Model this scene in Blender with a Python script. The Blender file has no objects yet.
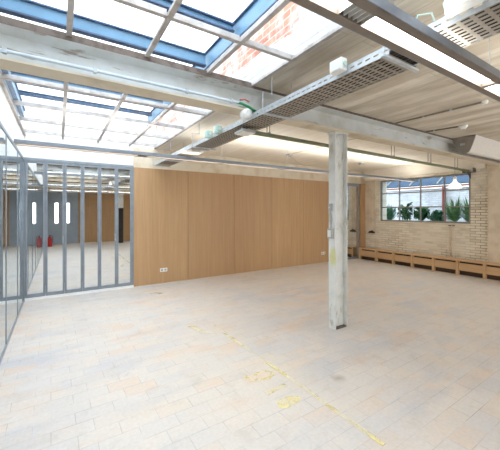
import bpy, math, random
from mathutils import Vector, Matrix
random.seed(7)
S = bpy.context.scene
COL = S.collection
PI = math.pi

# ------------------------------------------------------------------ camera, sky, exposure
cam_d = bpy.data.cameras.new('camera'); cam = bpy.data.objects.new('camera', cam_d); COL.objects.link(cam)
cam.location = (0, 0, 1.6); cam.rotation_euler = (PI/2, 0, -math.radians(32.4))
cam_d.sensor_width = 36; cam_d.sensor_fit = 'HORIZONTAL'; cam_d.lens = 302/500*36
cam_d.shift_y = -14/500; cam_d.clip_start = 0.03; cam_d.clip_end = 200
S.camera = cam
W = bpy.data.worlds.new('overcast_sky'); S.world = W; W.use_nodes = True
bg = W.node_tree.nodes['Background']; bg.inputs[0].default_value = (0.90, 0.95, 1.0, 1); bg.inputs[1].default_value = 1.25
S.view_settings.view_transform = 'Standard'; S.view_settings.look = 'None'
S.view_settings.exposure = 2.1; S.view_settings.gamma = 1; S.view_settings.use_curve_mapping = False
S.cycles.max_bounces = 14; S.cycles.diffuse_bounces = 8; S.cycles.glossy_bounces = 6; S.cycles.transparent_max_bounces = 16
S.cycles.use_denoising = True
S.cycles.sample_clamp_indirect = 8

# ------------------------------------------------------------------ helpers
def lin(c):
    return tuple(((x/255)/12.92 if x/255 <= .04045 else ((x/255+.055)/1.055)**2.4) for x in c) + (1,)

class MB:
    def __init__(s): s.v = []; s.f = []
    def add(s, vs, fs):
        n = len(s.v); s.v += [tuple(v) for v in vs]; s.f += [tuple(i+n for i in f) for f in fs]; return s
    def box(s, x0, x1, y0, y1, z0, z1):
        return s.add([(x0,y0,z0),(x1,y0,z0),(x1,y1,z0),(x0,y1,z0),(x0,y0,z1),(x1,y0,z1),(x1,y1,z1),(x0,y1,z1)],
              [(0,3,2,1),(4,5,6,7),(0,1,5,4),(1,2,6,5),(2,3,7,6),(3,0,4,7)])
    def tube(s, pts, r, n=10, cap=True):
        pts = [Vector(p) for p in pts]; rr = r if isinstance(r, (list, tuple)) else [r]*len(pts)
        vs = []; fs = []; prev = None
        for i, p in enumerate(pts):
            d = (pts[min(i+1, len(pts)-1)] - pts[max(i-1, 0)]).normalized()
            if prev is None:
                a = d.orthogonal().normalized()
            else:
                a = (prev - d*prev.dot(d)).normalized()
            prev = a; b = d.cross(a)
            for k in range(n):
                t = 2*PI*k/n; vs.append(p + rr[i]*(a*math.cos(t) + b*math.sin(t)))
        for i in range(len(pts)-1):
            for k in range(n):
                k2 = (k+1) % n; fs.append((i*n+k, i*n+k2, (i+1)*n+k2, (i+1)*n+k))
        if cap:
            fs.append(tuple(reversed(range(n)))); fs.append(tuple((len(pts)-1)*n+k for k in range(n)))
        return s.add(vs, fs)
    def lathe(s, c, prof, n=24, axis='z'):
        vs = []; fs = []
        for (r, h) in prof:
            for k in range(n):
                t = 2*PI*k/n; a, b = r*math.cos(t), r*math.sin(t)
                vs.append({'z': (c[0]+a, c[1]+b, c[2]+h), 'x': (c[0]+h, c[1]+a, c[2]+b), 'y': (c[0]+a, c[1]+h, c[2]+b)}[axis])
        for i in range(len(prof)-1):
            for k in range(n):
                k2 = (k+1) % n; fs.append((i*n+k, i*n+k2, (i+1)*n+k2, (i+1)*n+k))
        if prof[0][0] > 1e-4: fs.append(tuple(reversed(range(n))))
        if prof[-1][0] > 1e-4: fs.append(tuple((len(prof)-1)*n+k for k in range(n)))
        return s.add(vs, fs)
    def prism(s, poly, a0, a1, axis='x'):
        n = len(poly)
        m = {'x': lambda a, p: (a, p[0], p[1]), 'y': lambda a, p: (p[0], a, p[1]), 'z': lambda a, p: (p[0], p[1], a)}[axis]
        vs = [m(a0, p) for p in poly] + [m(a1, p) for p in poly]
        fs = [tuple(reversed(range(n))), tuple(range(n, 2*n))] + [(i, (i+1) % n, n+(i+1) % n, n+i) for i in range(n)]
        return s.add(vs, fs)
    def build(s, name, mat, parent=None, bevel=0, smooth=False, origin=None):
        if parent is not None: o0 = Vector(origin_of(parent))
        elif origin is not None: o0 = Vector(origin)
        else:
            xs, ys, zs = zip(*s.v); o0 = Vector(((min(xs)+max(xs))/2, (min(ys)+max(ys))/2, min(zs)))
        me = bpy.data.meshes.new(name)
        me.from_pydata([tuple(Vector(v)-o0) for v in s.v], [], s.f)
        import bmesh
        b = bmesh.new(); b.from_mesh(me); bmesh.ops.recalc_face_normals(b, faces=b.faces); b.to_mesh(me); b.free()
        me.materials.append(mat)
        if smooth:
            for p in me.polygons: p.use_smooth = True
        o = bpy.data.objects.new(name, me); COL.objects.link(o)
        if parent is not None: o.parent = parent
        else: o.location = o0
        if bevel:
            m = o.modifiers.new('bevel', 'BEVEL'); m.width = bevel; m.segments = 2; m.limit_method = 'ANGLE'
        return o

def origin_of(o):
    p = Vector(o.location)
    while o.parent: o = o.parent; p += Vector(o.location)
    return p
def tag(o, label, cat, group=None, kind=None):
    o['label'] = label; o['category'] = cat
    if group: o['group'] = group
    if kind: o['kind'] = kind
    return o
def thing(name, label, cat, loc, group=None):
    o = bpy.data.objects.new(name, None); COL.objects.link(o); o.location = loc; o.empty_display_size = .1
    return tag(o, label, cat, group)
def struct(o, label=None, cat=None):
    o['kind'] = 'structure'
    if label: o['label'] = label; o['category'] = cat
    return o
def sempty(name, loc, label=None, cat=None):
    o = bpy.data.objects.new(name, None); COL.objects.link(o); o.location = loc
    return struct(o, label, cat)
def dup(root, loc, label=None):
    r = root.copy(); COL.objects.link(r); r.location = loc
    if label: r['label'] = label
    for ch in list(root.children):
        c = ch.copy(); COL.objects.link(c); c.parent = r
        for g in list(ch.children):
            d = g.copy(); COL.objects.link(d); d.parent = c
    return r

# ------------------------------------------------------------------ materials
class NT:
    def __init__(s, name):
        s.m = bpy.data.materials.new(name); s.m.use_nodes = True; s.t = s.m.node_tree
        s.b = s.t.nodes['Principled BSDF']; s.out = s.t.nodes['Material Output']
        s.tc = s.n('ShaderNodeNewGeometry'); s.pos = s.tc.outputs['Position']
    def n(s, typ, **kw):
        x = s.t.nodes.new(typ)
        for k, v in kw.items(): setattr(x, k, v)
        return x
    def l(s, a, b): s.t.links.new(a, b)
    def mapping(s, scale=(1,1,1), rot=(0,0,0), loc=(0,0,0), src=None):
        x = s.n('ShaderNodeMapping'); x.inputs['Scale'].default_value = scale; x.inputs['Rotation'].default_value = rot
        x.inputs['Location'].default_value = loc; s.l(src or s.pos, x.inputs[0]); return x.outputs[0]
    def noise(s, scale, detail=4, vec=None, rough=.6):
        x = s.n('ShaderNodeTexNoise'); x.inputs['Scale'].default_value = scale; x.inputs['Detail'].default_value = detail
        x.inputs['Roughness'].default_value = rough; s.l(vec or s.pos, x.inputs['Vector']); return x.outputs['Fac']
    def ramp(s, fac, stops, interp='LINEAR'):
        x = s.n('ShaderNodeValToRGB'); r = x.color_ramp; r.interpolation = interp
        while len(r.elements) < len(stops): r.elements.new(.5)
        for e, (p, c) in zip(r.elements, stops): e.position = p; e.color = c if len(c) == 4 else lin(c)
        s.l(fac, x.inputs[0]); return x.outputs[0]
    def mix(s, fac, a, b, mode='MIX'):
        x = s.n('ShaderNodeMix', data_type='RGBA', blend_type=mode)
        for i, v in ((0, fac), (6, a), (7, b)):
            if hasattr(v, 'is_output'): s.l(v, x.inputs[i])
            elif i == 0: x.inputs[0].default_value = v
            else: x.inputs[i].default_value = v if len(v) == 4 else lin(v)
        return x.outputs[2]
    def math(s, op, a, b=None):
        x = s.n('ShaderNodeMath', operation=op)
        for i, v in enumerate((a, b)):
            if v is None: continue
            if hasattr(v, 'is_output'): s.l(v, x.inputs[i])
            else: x.inputs[i].default_value = v
        return x.outputs[0]
    def bump(s, h, strength=.3, dist=.01):
        x = s.n('ShaderNodeBump'); x.inputs['Strength'].default_value = strength; x.inputs['Distance'].default_value = dist
        s.l(h, x.inputs['Height']); s.l(x.outputs[0], s.b.inputs['Normal'])
    def color(s, c):
        if hasattr(c, 'is_output'): s.l(c, s.b.inputs['Base Color'])
        else: s.b.inputs['Base Color'].default_value = c if len(c) == 4 else lin(c)
    def set(s, rough=.6, metal=0., spec=None):
        s.b.inputs['Roughness'].default_value = rough; s.b.inputs['Metallic'].default_value = metal
        if spec is not None: s.b.inputs['Specular IOR Level'].default_value = spec
        return s.m

def painted(name, c, c2=None, scale=6, rough=.5, metal=0, lo=.45, hi=.7):
    t = NT(name)
    f = t.noise(scale, 5)
    t.color(t.ramp(f, [(lo, c), (hi, c2 or tuple(x*.9 for x in c))]))
    return t.set(rough, metal)

WH = (1, 1, 1, 1); BK = (0, 0, 0, 1)
def mat_floor():
    t = NT('floor_brick_pavers')
    w = t.mapping((1, 1, 1), (0, 0, math.radians(-1)))
    b = t.n('ShaderNodeTexBrick'); t.l(w, b.inputs['Vector'])
    b.offset = .42; b.inputs['Scale'].default_value = 1; b.inputs['Brick Width'].default_value = .272; b.inputs['Row Height'].default_value = .145
    b.inputs['Mortar Size'].default_value = .0028; b.inputs['Mortar Smooth'].default_value = .6
    b.inputs['Color1'].default_value = BK; b.inputs['Color2'].default_value = WH; b.inputs['Mortar'].default_value = (.4,.4,.4,1)
    tile = t.ramp(b.outputs['Color'], [(0, (198,194,192)), (.25, (204,198,193)), (.5, (209,201,193)), (.75, (211,200,188)), (.92, (212,194,176)), (1, (211,184,160))])
    big = t.noise(.55, 3); mid = t.noise(2.6, 5); fine = t.noise(40, 4)
    c = t.mix(t.ramp(t.noise(1, 5, t.mapping((.9,2.6,1), loc=(4,4,0))), [(.54, BK), (.66, (.7,.7,.7,1))]), tile, (208,174,144))
    c = t.mix(t.ramp(t.noise(1, 5, t.mapping((1.1,2.4,1), loc=(14,1,0))), [(.5, BK), (.64, (.75,.75,.75,1))]), c, (178,180,187))
    c = t.mix(t.ramp(big, [(.4, BK), (.62, (.6,.6,.6,1))]), c, (205,199,194))
    c = t.mix(t.ramp(mid, [(.46, BK), (.72, (.6,.6,.6,1))]), c, (192,190,189))
    c = t.mix(t.ramp(t.noise(1.7, 6, t.mapping(loc=(7,3,0))), [(.58, BK), (.75, (.55,.55,.55,1))]), c, (211,190,168))
    c = t.mix(t.ramp(t.noise(.42, 4, t.mapping(loc=(2,5,0))), [(.42, BK), (.62, (.5,.5,.5,1))]), c, (216,203,186))
    c = t.mix(t.ramp(t.noise(5, 6, t.mapping(loc=(1,8,0))), [(.55, BK), (.72, (.5,.5,.5,1))]), c, (186,174,160))
    c = t.mix(.12, c, t.ramp(fine, [(.3, (150,146,140)), (.7, (235,228,220))]))
    # dark old oil spot with an irregular rim
    d = t.n('ShaderNodeVectorMath', operation='DISTANCE'); t.l(t.pos, d.inputs[0]); d.inputs[1].default_value = (2.26, 1.99, 0)
    dd = t.math('ADD', d.outputs['Value'], t.math('MULTIPLY', t.noise(14, 3), .09))
    c = t.mix(t.ramp(dd, [(.05, (.55,.55,.55,1)), (.13, BK)]), c, (128,108,76))
    c = t.mix(t.math('MULTIPLY', b.outputs['Fac'], t.ramp(t.noise(3, 3), [(.36, (.05,.05,.05,1)), (.68, (.75,.75,.75,1))])), c, (140,130,122))
    t.color(c)
    t.bump(t.math('ADD', t.math('MULTIPLY', b.outputs['Fac'], -.8), t.math('MULTIPLY', fine, .25)), .35, .004)
    t.b.inputs['Roughness'].default_value = .55
    return t.set(.55, 0, .3)
def mat_boards(name, c1, c2, c3, strength=.35):
    t = NT(name)
    st = t.noise(1, 6, t.mapping((5, .8, 1)))
    br = t.n('ShaderNodeTexBrick'); t.l(t.mapping((1,1,1), (0,0,PI/2)), br.inputs['Vector'])
    br.inputs['Scale'].default_value = 1; br.inputs['Brick Width'].default_value = 3.1; br.inputs['Row Height'].default_value = .17
    br.inputs['Mortar Size'].default_value = .004; br.inputs['Mortar Smooth'].default_value = .5
    br.inputs['Color1'].default_value = (.3,.3,.3,1); br.inputs['Color2'].default_value = (.7,.7,.7,1); br.inputs['Mortar'].default_value = (.25,.25,.25,1)
    c = t.ramp(st, [(.36, c3), (.5, c1), (.62, c2)])
    c = t.mix(.2, c, t.ramp(br.outputs['Color'], [(.3, c3), (.7, c2)]))
    c = t.mix(t.ramp(t.noise(1.3, 7), [(.48, BK), (.7, (.7,.7,.7,1))]), c, c3)
    c = t.mix(t.math('MULTIPLY', br.outputs['Fac'], .3), c, (128,112,90))
    t.color(c); t.bump(t.math('ADD', st, t.math('MULTIPLY', br.outputs['Fac'], -.5)), strength, .01)
    return t.set(.85, 0, .2)
def mat_brick(name, ramp, mortar, axes='yz', rough=.8, split=None, bw=.225, rh=.068, dirt=(120,92,60), dirt_amt=.5, worn=.95):
    t = NT(name)
    s = t.n('ShaderNodeSeparateXYZ'); t.l(t.pos, s.inputs[0]); cb = t.n('ShaderNodeCombineXYZ')
    t.l(s.outputs['Y' if axes[0] == 'y' else 'X'], cb.inputs[0]); t.l(s.outputs['Z'], cb.inputs[1])
    b = t.n('ShaderNodeTexBrick'); t.l(cb.outputs[0], b.inputs['Vector'])
    b.inputs['Scale'].default_value = 1; b.inputs['Brick Width'].default_value = bw; b.inputs['Row Height'].default_value = rh
    b.inputs['Mortar Size'].default_value = .0075; b.inputs['Mortar Smooth'].default_value = .35
    b.inputs['Color1'].default_value = BK; b.inputs['Color2'].default_value = WH; b.inputs['Mortar'].default_value = (.5,.5,.5,1)
    c = t.ramp(b.outputs['Color'], ramp)
    open_j = t.ramp(t.noise(1.3, 5), [(.42, (.12,.12,.12,1)), (.62, (worn,worn,worn,1))])
    if name == 'limewashed_brick':
        lowz = t.ramp(t.math('ADD', t.math('MULTIPLY', s.outputs['Z'], .5), t.math('MULTIPLY', t.noise(1.1, 4, t.mapping(loc=(5,2,8))), .5)), [(.42, (1,1,1,1)), (.72, (.3,.3,.3,1))])
        near = t.math('GREATER_THAN', 3.5, s.outputs['Y'])
        open_j = t.math('MULTIPLY', open_j, t.math('MAXIMUM', lowz, near))
    c = t.mix(t.math('MULTIPLY', b.outputs['Fac'], open_j), c, mortar)
    c = t.mix(t.ramp(t.noise(1.6, 6, t.mapping(loc=(3,9,2))), [(.55, BK), (.75, (dirt_amt,)*3+(1,))]), c, dirt)
    if split:
        z0, ramp2 = split
        zz = t.math('ADD', s.outputs['Z'], t.math('MULTIPLY', t.math('SUBTRACT', t.noise(2.2, 4), .5), .22))
        f = t.math('GREATER_THAN', zz, z0)
        c2 = t.mix(t.math('MULTIPLY', b.outputs['Fac'], .8), t.ramp(b.outputs['Color'], ramp2), (200,182,168))
        c2 = t.mix(t.ramp(t.noise(3, 4), [(.42, (.12,.12,.12,1)), (.6, (.9,.9,.9,1))]), c2, (216,204,196))
        c = t.mix(f, c, c2)
    t.color(c); t.bump(t.math('ADD', t.math('MULTIPLY', b.outputs['Fac'], -1.), t.math('MULTIPLY', t.noise(25, 4), .4)), .6, .008)
    return t.set(rough, 0, .25)
def mat_wood(name, a, b, c3, axis='z', rough=.45):
    t = NT(name)
    sc = {'z': (22, 22, .9), 'y': (22, .9, 22), 'x': (.9, 22, 22)}[axis]
    n1 = t.noise(1, 6, t.mapping(sc)); sc2 = tuple(x*4 if x > 1 else x*2 for x in sc); n2 = t.noise(1, 3, t.mapping(sc2))
    c = t.ramp(n1, [(.3, a), (.5, b), (.72, c3)])
    c = t.mix(.25, c, t.ramp(n2, [(.35, a), (.65, c3)]))
    sp = {'z': (.82, .82, .02), 'y': (.3, 1.7, 1), 'x': (1.7, .3, 1)}[axis]
    c = t.mix(.25, c, t.ramp(t.noise(1, 1, t.mapping(sp)), [(.4, a), (.6, c3)]))
    if name == 'oak_veneer':
        sx = t.n('ShaderNodeSeparateXYZ'); t.l(t.pos, sx.inputs[0])
        wn_ = t.n('ShaderNodeTexWhiteNoise', noise_dimensions='1D')
        t.l(t.math('FLOOR', t.math('DIVIDE', t.math('SUBTRACT', sx.outputs['X'], .13), 1.2)), wn_.inputs['W'])
        c = t.mix(t.math('MULTIPLY', wn_.outputs['Value'], .3), c, (158,122,86))
    t.color(c); t.bump(n2, .06, .003)
    return t.set(rough, 0, .35)
def mat_glass_mirror():
    t = NT('reflective_glazing'); t.t.nodes.remove(t.b)
    g = t.n('ShaderNodeBsdfGlossy'); g.inputs['Color'].default_value = (.91,.94,.95,1); g.inputs['Roughness'].default_value = .012
    r = t.n('ShaderNodeBsdfTransparent'); r.inputs['Color'].default_value = (.85,.92,.95,1)
    m = t.n('ShaderNodeMixShader'); m.inputs[0].default_value = .10
    t.l(g.outputs[0], m.inputs[1]); t.l(r.outputs[0], m.inputs[2]); t.l(m.outputs[0], t.out.inputs[0]); return t.m
def mat_glass_clear(name='clear_glass', tint=(.95,.98,1,1)):
    t = NT(name); t.t.nodes.remove(t.b)
    g = t.n('ShaderNodeBsdfGlossy'); g.inputs['Roughness'].default_value = .02; g.inputs['Color'].default_value = (.9,.95,1,1)
    r = t.n('ShaderNodeBsdfTransparent'); r.inputs['Color'].default_value = tint
    lw = t.n('ShaderNodeLayerWeight'); lw.inputs[0].default_value = .5
    m = t.n('ShaderNodeMixShader'); t.l(t.math('MULTIPLY', t.math('POWER', lw.outputs['Facing'], 4.), .4), m.inputs[0])
    t.l(r.outputs[0], m.inputs[1]); t.l(g.outputs[0], m.inputs[2]); t.l(m.outputs[0], t.out.inputs[0]); return t.m
def mat_emit(name, c, s):
    t = NT(name); t.color((245,245,245)); t.b.inputs['Emission Color'].default_value = c; t.b.inputs['Emission Strength'].default_value = s
    return t.set(.5)
def mat_column():
    t = NT('worn_white_steel_paint')
    c = t.ramp(t.noise(5, 6), [(.35, (224,226,224)), (.55, (214,216,212)), (.75, (186,184,174))])
    c = t.mix(t.ramp(t.noise(3, 5, t.mapping((2,2,.7), loc=(4,1,3))), [(.6, BK), (.66, (.7,.7,.7,1))]), c, (168,160,138))
    d = t.n('ShaderNodeVectorMath', operation='DISTANCE'); t.l(t.mapping((1,1,.45)), d.inputs[0]); d.inputs[1].default_value = (3.14, 2.86, .44)
    c = t.mix(t.ramp(t.math('ADD', d.outputs['Value'], t.math('MULTIPLY', t.noise(12, 3), .06)), [(.07, (.7,.7,.7,1)), (.1, BK)]), c, (206,204,120))
    t.color(c); return t.set(.5)
def mat_worn_paint(name, col):
    t = NT(name)
    t.color(col); t.set(.7)
    tr = t.n('ShaderNodeBsdfTransparent'); m = t.n('ShaderNodeMixShader')
    f = t.ramp(t.math('ADD', t.math('MULTIPLY', t.noise(11, 6), .55), t.math('MULTIPLY', t.noise(2.3, 3), .45)), [(.40, (.04,.04,.04,1)), (.62, (.48,.48,.48,1))])
    t.l(f, m.inputs[0]); t.l(tr.outputs[0], m.inputs[1]); t.l(t.b.outputs[0], m.inputs[2]); t.l(m.outputs[0], t.out.inputs[0])
    return t.m

M = {}
M['floor'] = mat_floor()
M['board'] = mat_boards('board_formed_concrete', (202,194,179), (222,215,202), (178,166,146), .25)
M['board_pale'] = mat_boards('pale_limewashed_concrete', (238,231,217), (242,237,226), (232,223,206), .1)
M['plaster'] = painted('cream_plaster', (226,216,196), (206,190,164), 3)
M['white'] = painted('white_plaster', (238,238,236), (220,220,216), 3)
M['plaster_pink'] = painted('old_pink_plaster', (222,210,190), (202,186,162), 4, .8)
M['brick'] = mat_brick('limewashed_brick', [(0, (216,207,188)), (.3, (228,220,203)), (.9, (234,228,213)), (1, (210,198,176))], (118,98,72), dirt=(150,128,96), dirt_amt=.6)
M['brick_sky'] = mat_brick('painted_parapet_brick', [(0, (200,200,200)), (.6, (214,214,212)), (1, (188,186,184))], (168,164,160), dirt=(170,160,150), dirt_amt=.4,
    split=(3.25, [(0, (176,98,70)), (.5, (196,122,92)), (1, (160,84,60))]))
M['brick_white'] = mat_brick('white_painted_brick', [(0, (222,224,226)), (1, (240,240,242))], (190,192,196), dirt=(170,170,172), dirt_amt=.4)
M['brick_yard'] = mat_brick('grey_white_yard_brick', [(0, (196,198,202)), (1, (214,216,220))], (172,174,178), dirt=(120,116,116), dirt_amt=.5)
M['oak'] = mat_wood('oak_veneer', (168,132,94), (182,146,106), (196,162,122))
M['oak_bench'] = mat_wood('bench_plywood', (196,158,116), (208,172,130), (216,184,144), 'y')
M['bench_shade'] = painted('bench_inside_shade', (70,48,30))  # shade inside the bench gaps put into a dark colour
M['frame'] = painted('grey_aluminium', (142,150,158), (130,138,146), 8, .4, .2)
M['steel_dark'] = painted('grey_window_steel', (140,138,132), (118,114,106), 10, .55)
M['beam'] = painted('old_cream_beam_paint', (210,199,178), (186,172,146), 2.5, .6, 0, .5, .72)
def mat_web():
    t = NT('old_grey_beam_paint')
    c = t.ramp(t.noise(2.2, 5), [(.45, (202,205,204)), (.75, (176,174,164))])
    c = t.mix(t.ramp(t.noise(1, 6, t.mapping((2.2, 3, 14))), [(.60, BK), (.66, (.75,.75,.75,1))]), c, (128,108,88))
    t.color(c); return t.set(.55)
M['beam_web'] = mat_web() or painted('old_grey_beam_paint', (222,222,216), (196,190,178), 2.2, .55, 0, .5, .75)
M['rust'] = painted('rusty_dark_steel', (112,100,92), (80,66,56), 14, .8)
M['bar'] = painted('dusty_glazing_bar', (186,180,176), (154,146,140), 9, .7)
M['blue'] = painted('blue_painted_steel', (96,138,166), (86,126,154), 6, .5)
M['blue_dark'] = painted('dark_blue_flange', (62,86,118), (52,74,104), 6, .55)
M['column'] = mat_column()
M['galv'] = painted('galvanised_steel', (196,202,206), (170,176,180), 14, .4, .35)
M['galv_dull'] = painted('dull_galvanised_steel', (156,148,136), (138,130,118), 16, .6, .1)
M['conduit'] = painted('pale_conduit', (196,208,218), (180,190,200), 8, .4)
M['alu'] = painted('lamp_aluminium', (134,124,115), (122,112,103), 10, .42, .3)
M['alu_skylit'] = painted('skylit_lamp_side', (150,156,166), (138,146,156), 10, .35, .6)  # sky light on the lamp sides put into a bluer, lighter tone
M['diffuser'] = mat_emit('lit_diffuser', (1, .97, .92, 1), 2.4)
M['uplight'] = mat_emit('lit_uplight', (1, .97, .92, 1), 3.6)
M['uplight_dim'] = mat_emit('dimmed_uplight', (1, .97, .92, 1), 1.9)
M['louver'] = painted('louver_metal', (226,226,224), (206,206,204), 12, .3, .2)
M['plastic'] = painted('white_plastic', (236,236,232), (226,226,222), 5, .4)
M['plastic_grey'] = painted('grey_plastic', (176,176,172), (160,160,156), 5, .5)
M['teal'] = painted('pale_green_plastic', (186,214,204), (172,204,192), 6, .45)
M['green'] = painted('green_hose', (46,140,92), (38,124,80), 8, .5)
M['green_pipe'] = painted('dull_green_pipe', (128,138,108), (136,126,98), 6, .55)
M['red'] = painted('red_enamel', (186,34,32), (164,26,26), 6, .35)
M['red_pale'] = painted('faded_red_plastic', (190,96,96), (176,84,84), 6, .5)
M['black'] = painted('black_iron', (40,36,34), (28,26,24), 8, .5)
M['cap'] = painted('shaded_duct_end_cap', (146,138,128), (132,124,114), 8, .6)  # shading of the duct end put into a darker colour than the fabric
M['fabric'] = painted('grey_duct_fabric', (212,206,198), (202,196,188), 30, .9)
M['yellow'] = mat_worn_paint('worn_yellow_paint', (252,236,150))
M['yellow_pale'] = mat_worn_paint('faint_yellow_paint', (246,228,150))
M['mirror'] = mat_glass_mirror()
M['glass'] = mat_glass_clear()
M['glass_dim'] = mat_glass_clear('dimming_window_glass', (.78,.83,.86,1))  # tint put in to dim the bright yard behind the window
M['lampglass'] = mat_emit('lit_opal_shade', (1, .98, .95, 1), .2)
M['leaf'] = painted('deep_green_leaf', (52,98,58), (84,134,84), 9, .45)
M['leaf_blue'] = painted('blue_green_leaf', (66,120,92), (120,168,140), 9, .45)
M['leaf_pale'] = painted('pale_green_leaf', (96,140,92), (140,172,120), 9, .45)
M['soil'] = painted('potting_soil', (70,56,44), (54,42,32), 20, .9)
M['pot'] = painted('clay_pot', (150,110,84), (136,96,72), 8, .7)
M['roofblue'] = painted('blue_roof_sheet', (58,76,96), (46,60,80), 3, .95)
M['gutter'] = painted('rusty_gutter', (150,104,84), (128,86,70), 6, .7)
M['redpipe'] = painted('red_brown_pipe', (140,62,56), (120,54,50), 6, .6)
M['pave'] = painted('yard_concrete', (170,170,168), (150,150,148), 3, .9)
M['void'] = painted('dim_blue_grey_wall', (160,172,184), (146,158,170), 2, .8)
M['outer'] = painted('outer_grey_render', (120,124,130), (108,112,118), 2, .8)

# ------------------------------------------------------------------ room shell
XL, XR, YB, YR, ZC, ZW = -.52, 8.85, 6.68, -4.1, 2.95, 2.52
OX = 1.80                    # edge of the skylight opening
struct(MB().box(XL-1.3, XR+.4, YR-.4, YB+1.3, -.2, 0).build('floor', M['floor'], origin=(0,0,0)), 'pale worn brick paver floor of the hall', 'floor')
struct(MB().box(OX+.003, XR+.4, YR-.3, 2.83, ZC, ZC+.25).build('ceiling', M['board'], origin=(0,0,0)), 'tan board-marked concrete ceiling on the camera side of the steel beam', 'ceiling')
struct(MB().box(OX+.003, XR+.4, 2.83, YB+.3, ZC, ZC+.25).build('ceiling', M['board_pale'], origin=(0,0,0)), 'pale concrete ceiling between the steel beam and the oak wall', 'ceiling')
# back wall: plaster strip above the oak, the oak cladding, door posts
struct(MB().box(1.33, XR+.4, YB+.03, YB+.3, 0, ZC).build('wall_back', M['plaster'], origin=(0,0,0)), 'cream plaster wall strip above the oak cladding', 'wall')
struct(MB().box(XL-1.3, 1.33, YB, YB+.3, ZW+.03, ZC+.75).box(1.33, OX, YB+.03, YB+.3, ZC+.001, ZC+.75).build('wall_back_upper', M['white'], origin=(0,0,0)), 'white plaster band above the folding glass doors', 'wall')
clad = sempty('wall_back_cladding', (1.33, YB, 0), 'long oak veneer wall of tall vertical panels', 'wall')
xs = [1.335, 2.53, 3.75, 4.94, 6.10, 7.30, 7.90]
for a, b in zip(xs[:-1], xs[1:]):
    MB().box(a+.004, b-.004, YB-.02, YB+.03, .012, ZW).build('panel', M['oak'], clad)
struct(MB().box(1.34, 7.9, YB-.012, YB+.02, 0, .011).build('baseboard_back', M['plaster']), 'thin pale strip along the foot of the oak wall', 'baseboard')
struct(MB().box(8.60, 8.845, YB-.10, YB+.03, 0, ZW).build('trim_1', M['oak']), 'upright oak post between the narrow glazed door and the brick wall', 'trim')
struct(MB().box(7.901, 8.599, YB-.03, YB+.03, ZW-.05, ZW).build('trim_2', M['frame']), 'grey head rail over the narrow glazed door', 'trim')

# right wall of brick with the opening for the steel window
w = MB(); wy0, wy1, wz0, wz1 = 3.48, 6.05, 1.27, 2.58; T = XR+.38
w.box(XR, T, YR-.3, -3.4, 0, ZC).box(XR, T, -3.4, 1.4, 0, .9).box(XR, T, -3.4, 1.4, 2.6, ZC).box(XR, T, 1.4, wy0, 0, ZC).box(XR, T, wy1, YB+.3, 0, ZC).box(XR, T, wy0, wy1, 0, wz0).box(XR, T, wy0, wy1, wz1, ZC)
struct(w.build('wall_right', M['brick'], origin=(0,0,0)), 'cream limewashed brick wall with the wide steel window', 'wall')
struct(MB().box(XR-.06, XR+.01, 1.9, 3.09, 0, ZC).build('trim_3', M['plaster_pink']), 'smooth plastered pier under the beam end at the right edge', 'trim')
struct(MB().box(XR-.025, XR+.01, 6.2, 6.6, .93, 2.62).build('trim_4', M['plaster_pink']), 'old pinkish plaster strip on the brick between oak post and window', 'trim')
struct(MB().box(XR-.02, XR+.2, wy0-.04, wy1+.04, wz0-.035, wz0+.002).build('trim_5', M['plaster']), 'pale sill under the wide steel window', 'trim')
struct(MB().prism([(XR-.10, ZC), (XR-.075, 2.78), (XR-.02, 2.66), (XR+.02, 2.62), (XR+.02, ZC)], 3.15, 6.6, 'y').build('trim_6', M['board_pale']), 'rough concrete haunch over the window against the ceiling', 'trim')

# left wall: fascia above the glass and the shaft above it
struct(MB().box(XL-.25, XL, YR-.3, YB, ZW+.02, ZC).build('wall_left', M['white'], origin=(0,0,0)), 'white plaster band above the glass partition on the left', 'wall')
struct(MB().box(XL-.25, XL, YR-.3, YB+.3, ZC, 3.58).build('wall_left_shaft', M['brick_white'], origin=(0,0,0)), 'white painted brick side of the skylight on the left', 'wall')
struct(MB().box(OX, OX+.25, YR-.3, YB+.3, ZC+.001, 3.56).build('wall_right_shaft', M['brick_sky'], origin=(0,0,0)), 'red brick skylight parapet with a white painted lower band', 'wall')
# rear side of the hall, seen only in the glass
rw = MB(); rw.box(4.4, 8.6, YR-.3, YR, 0, .25).box(4.4, 8.6, YR-.3, YR, 2.85, ZC).box(8.6, XR, YR-.3, YR, 0, ZC).box(XL-.25, OX, YR-.3, YR, ZW, 3.58)
rw.box(OX, 4.4, YR-.3, YR, ZW, ZC)
struct(rw.build('wall_rear', M['plaster'], origin=(0,0,0)), 'plaster wall behind the camera seen only as a reflection', 'wall')
struct(MB().box(.85, 4.4, YR-.3, YR+.02, 0, ZW).build('wall_rear_cladding', M['oak'], origin=(0,0,0)), 'oak wall reflected in the folding glass doors', 'wall')
rv = MB(); rv.box(XL, .85, YR-.3, YR, 0, 1.0).box(XL, .85, YR-.3, YR, 2.0, ZW).box(XL, -.15, YR-.3, YR, 1.0, 2.0).box(0.0, .34, YR-.3, YR, 1.0, 2.0).box(.48, .85, YR-.3, YR, 1.0, 2.0)
struct(rv.build('wall_rear_bay', M['void'], origin=(0,0,0)), 'dim blue grey bay reflected in the folding glass doors', 'wall')
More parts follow.
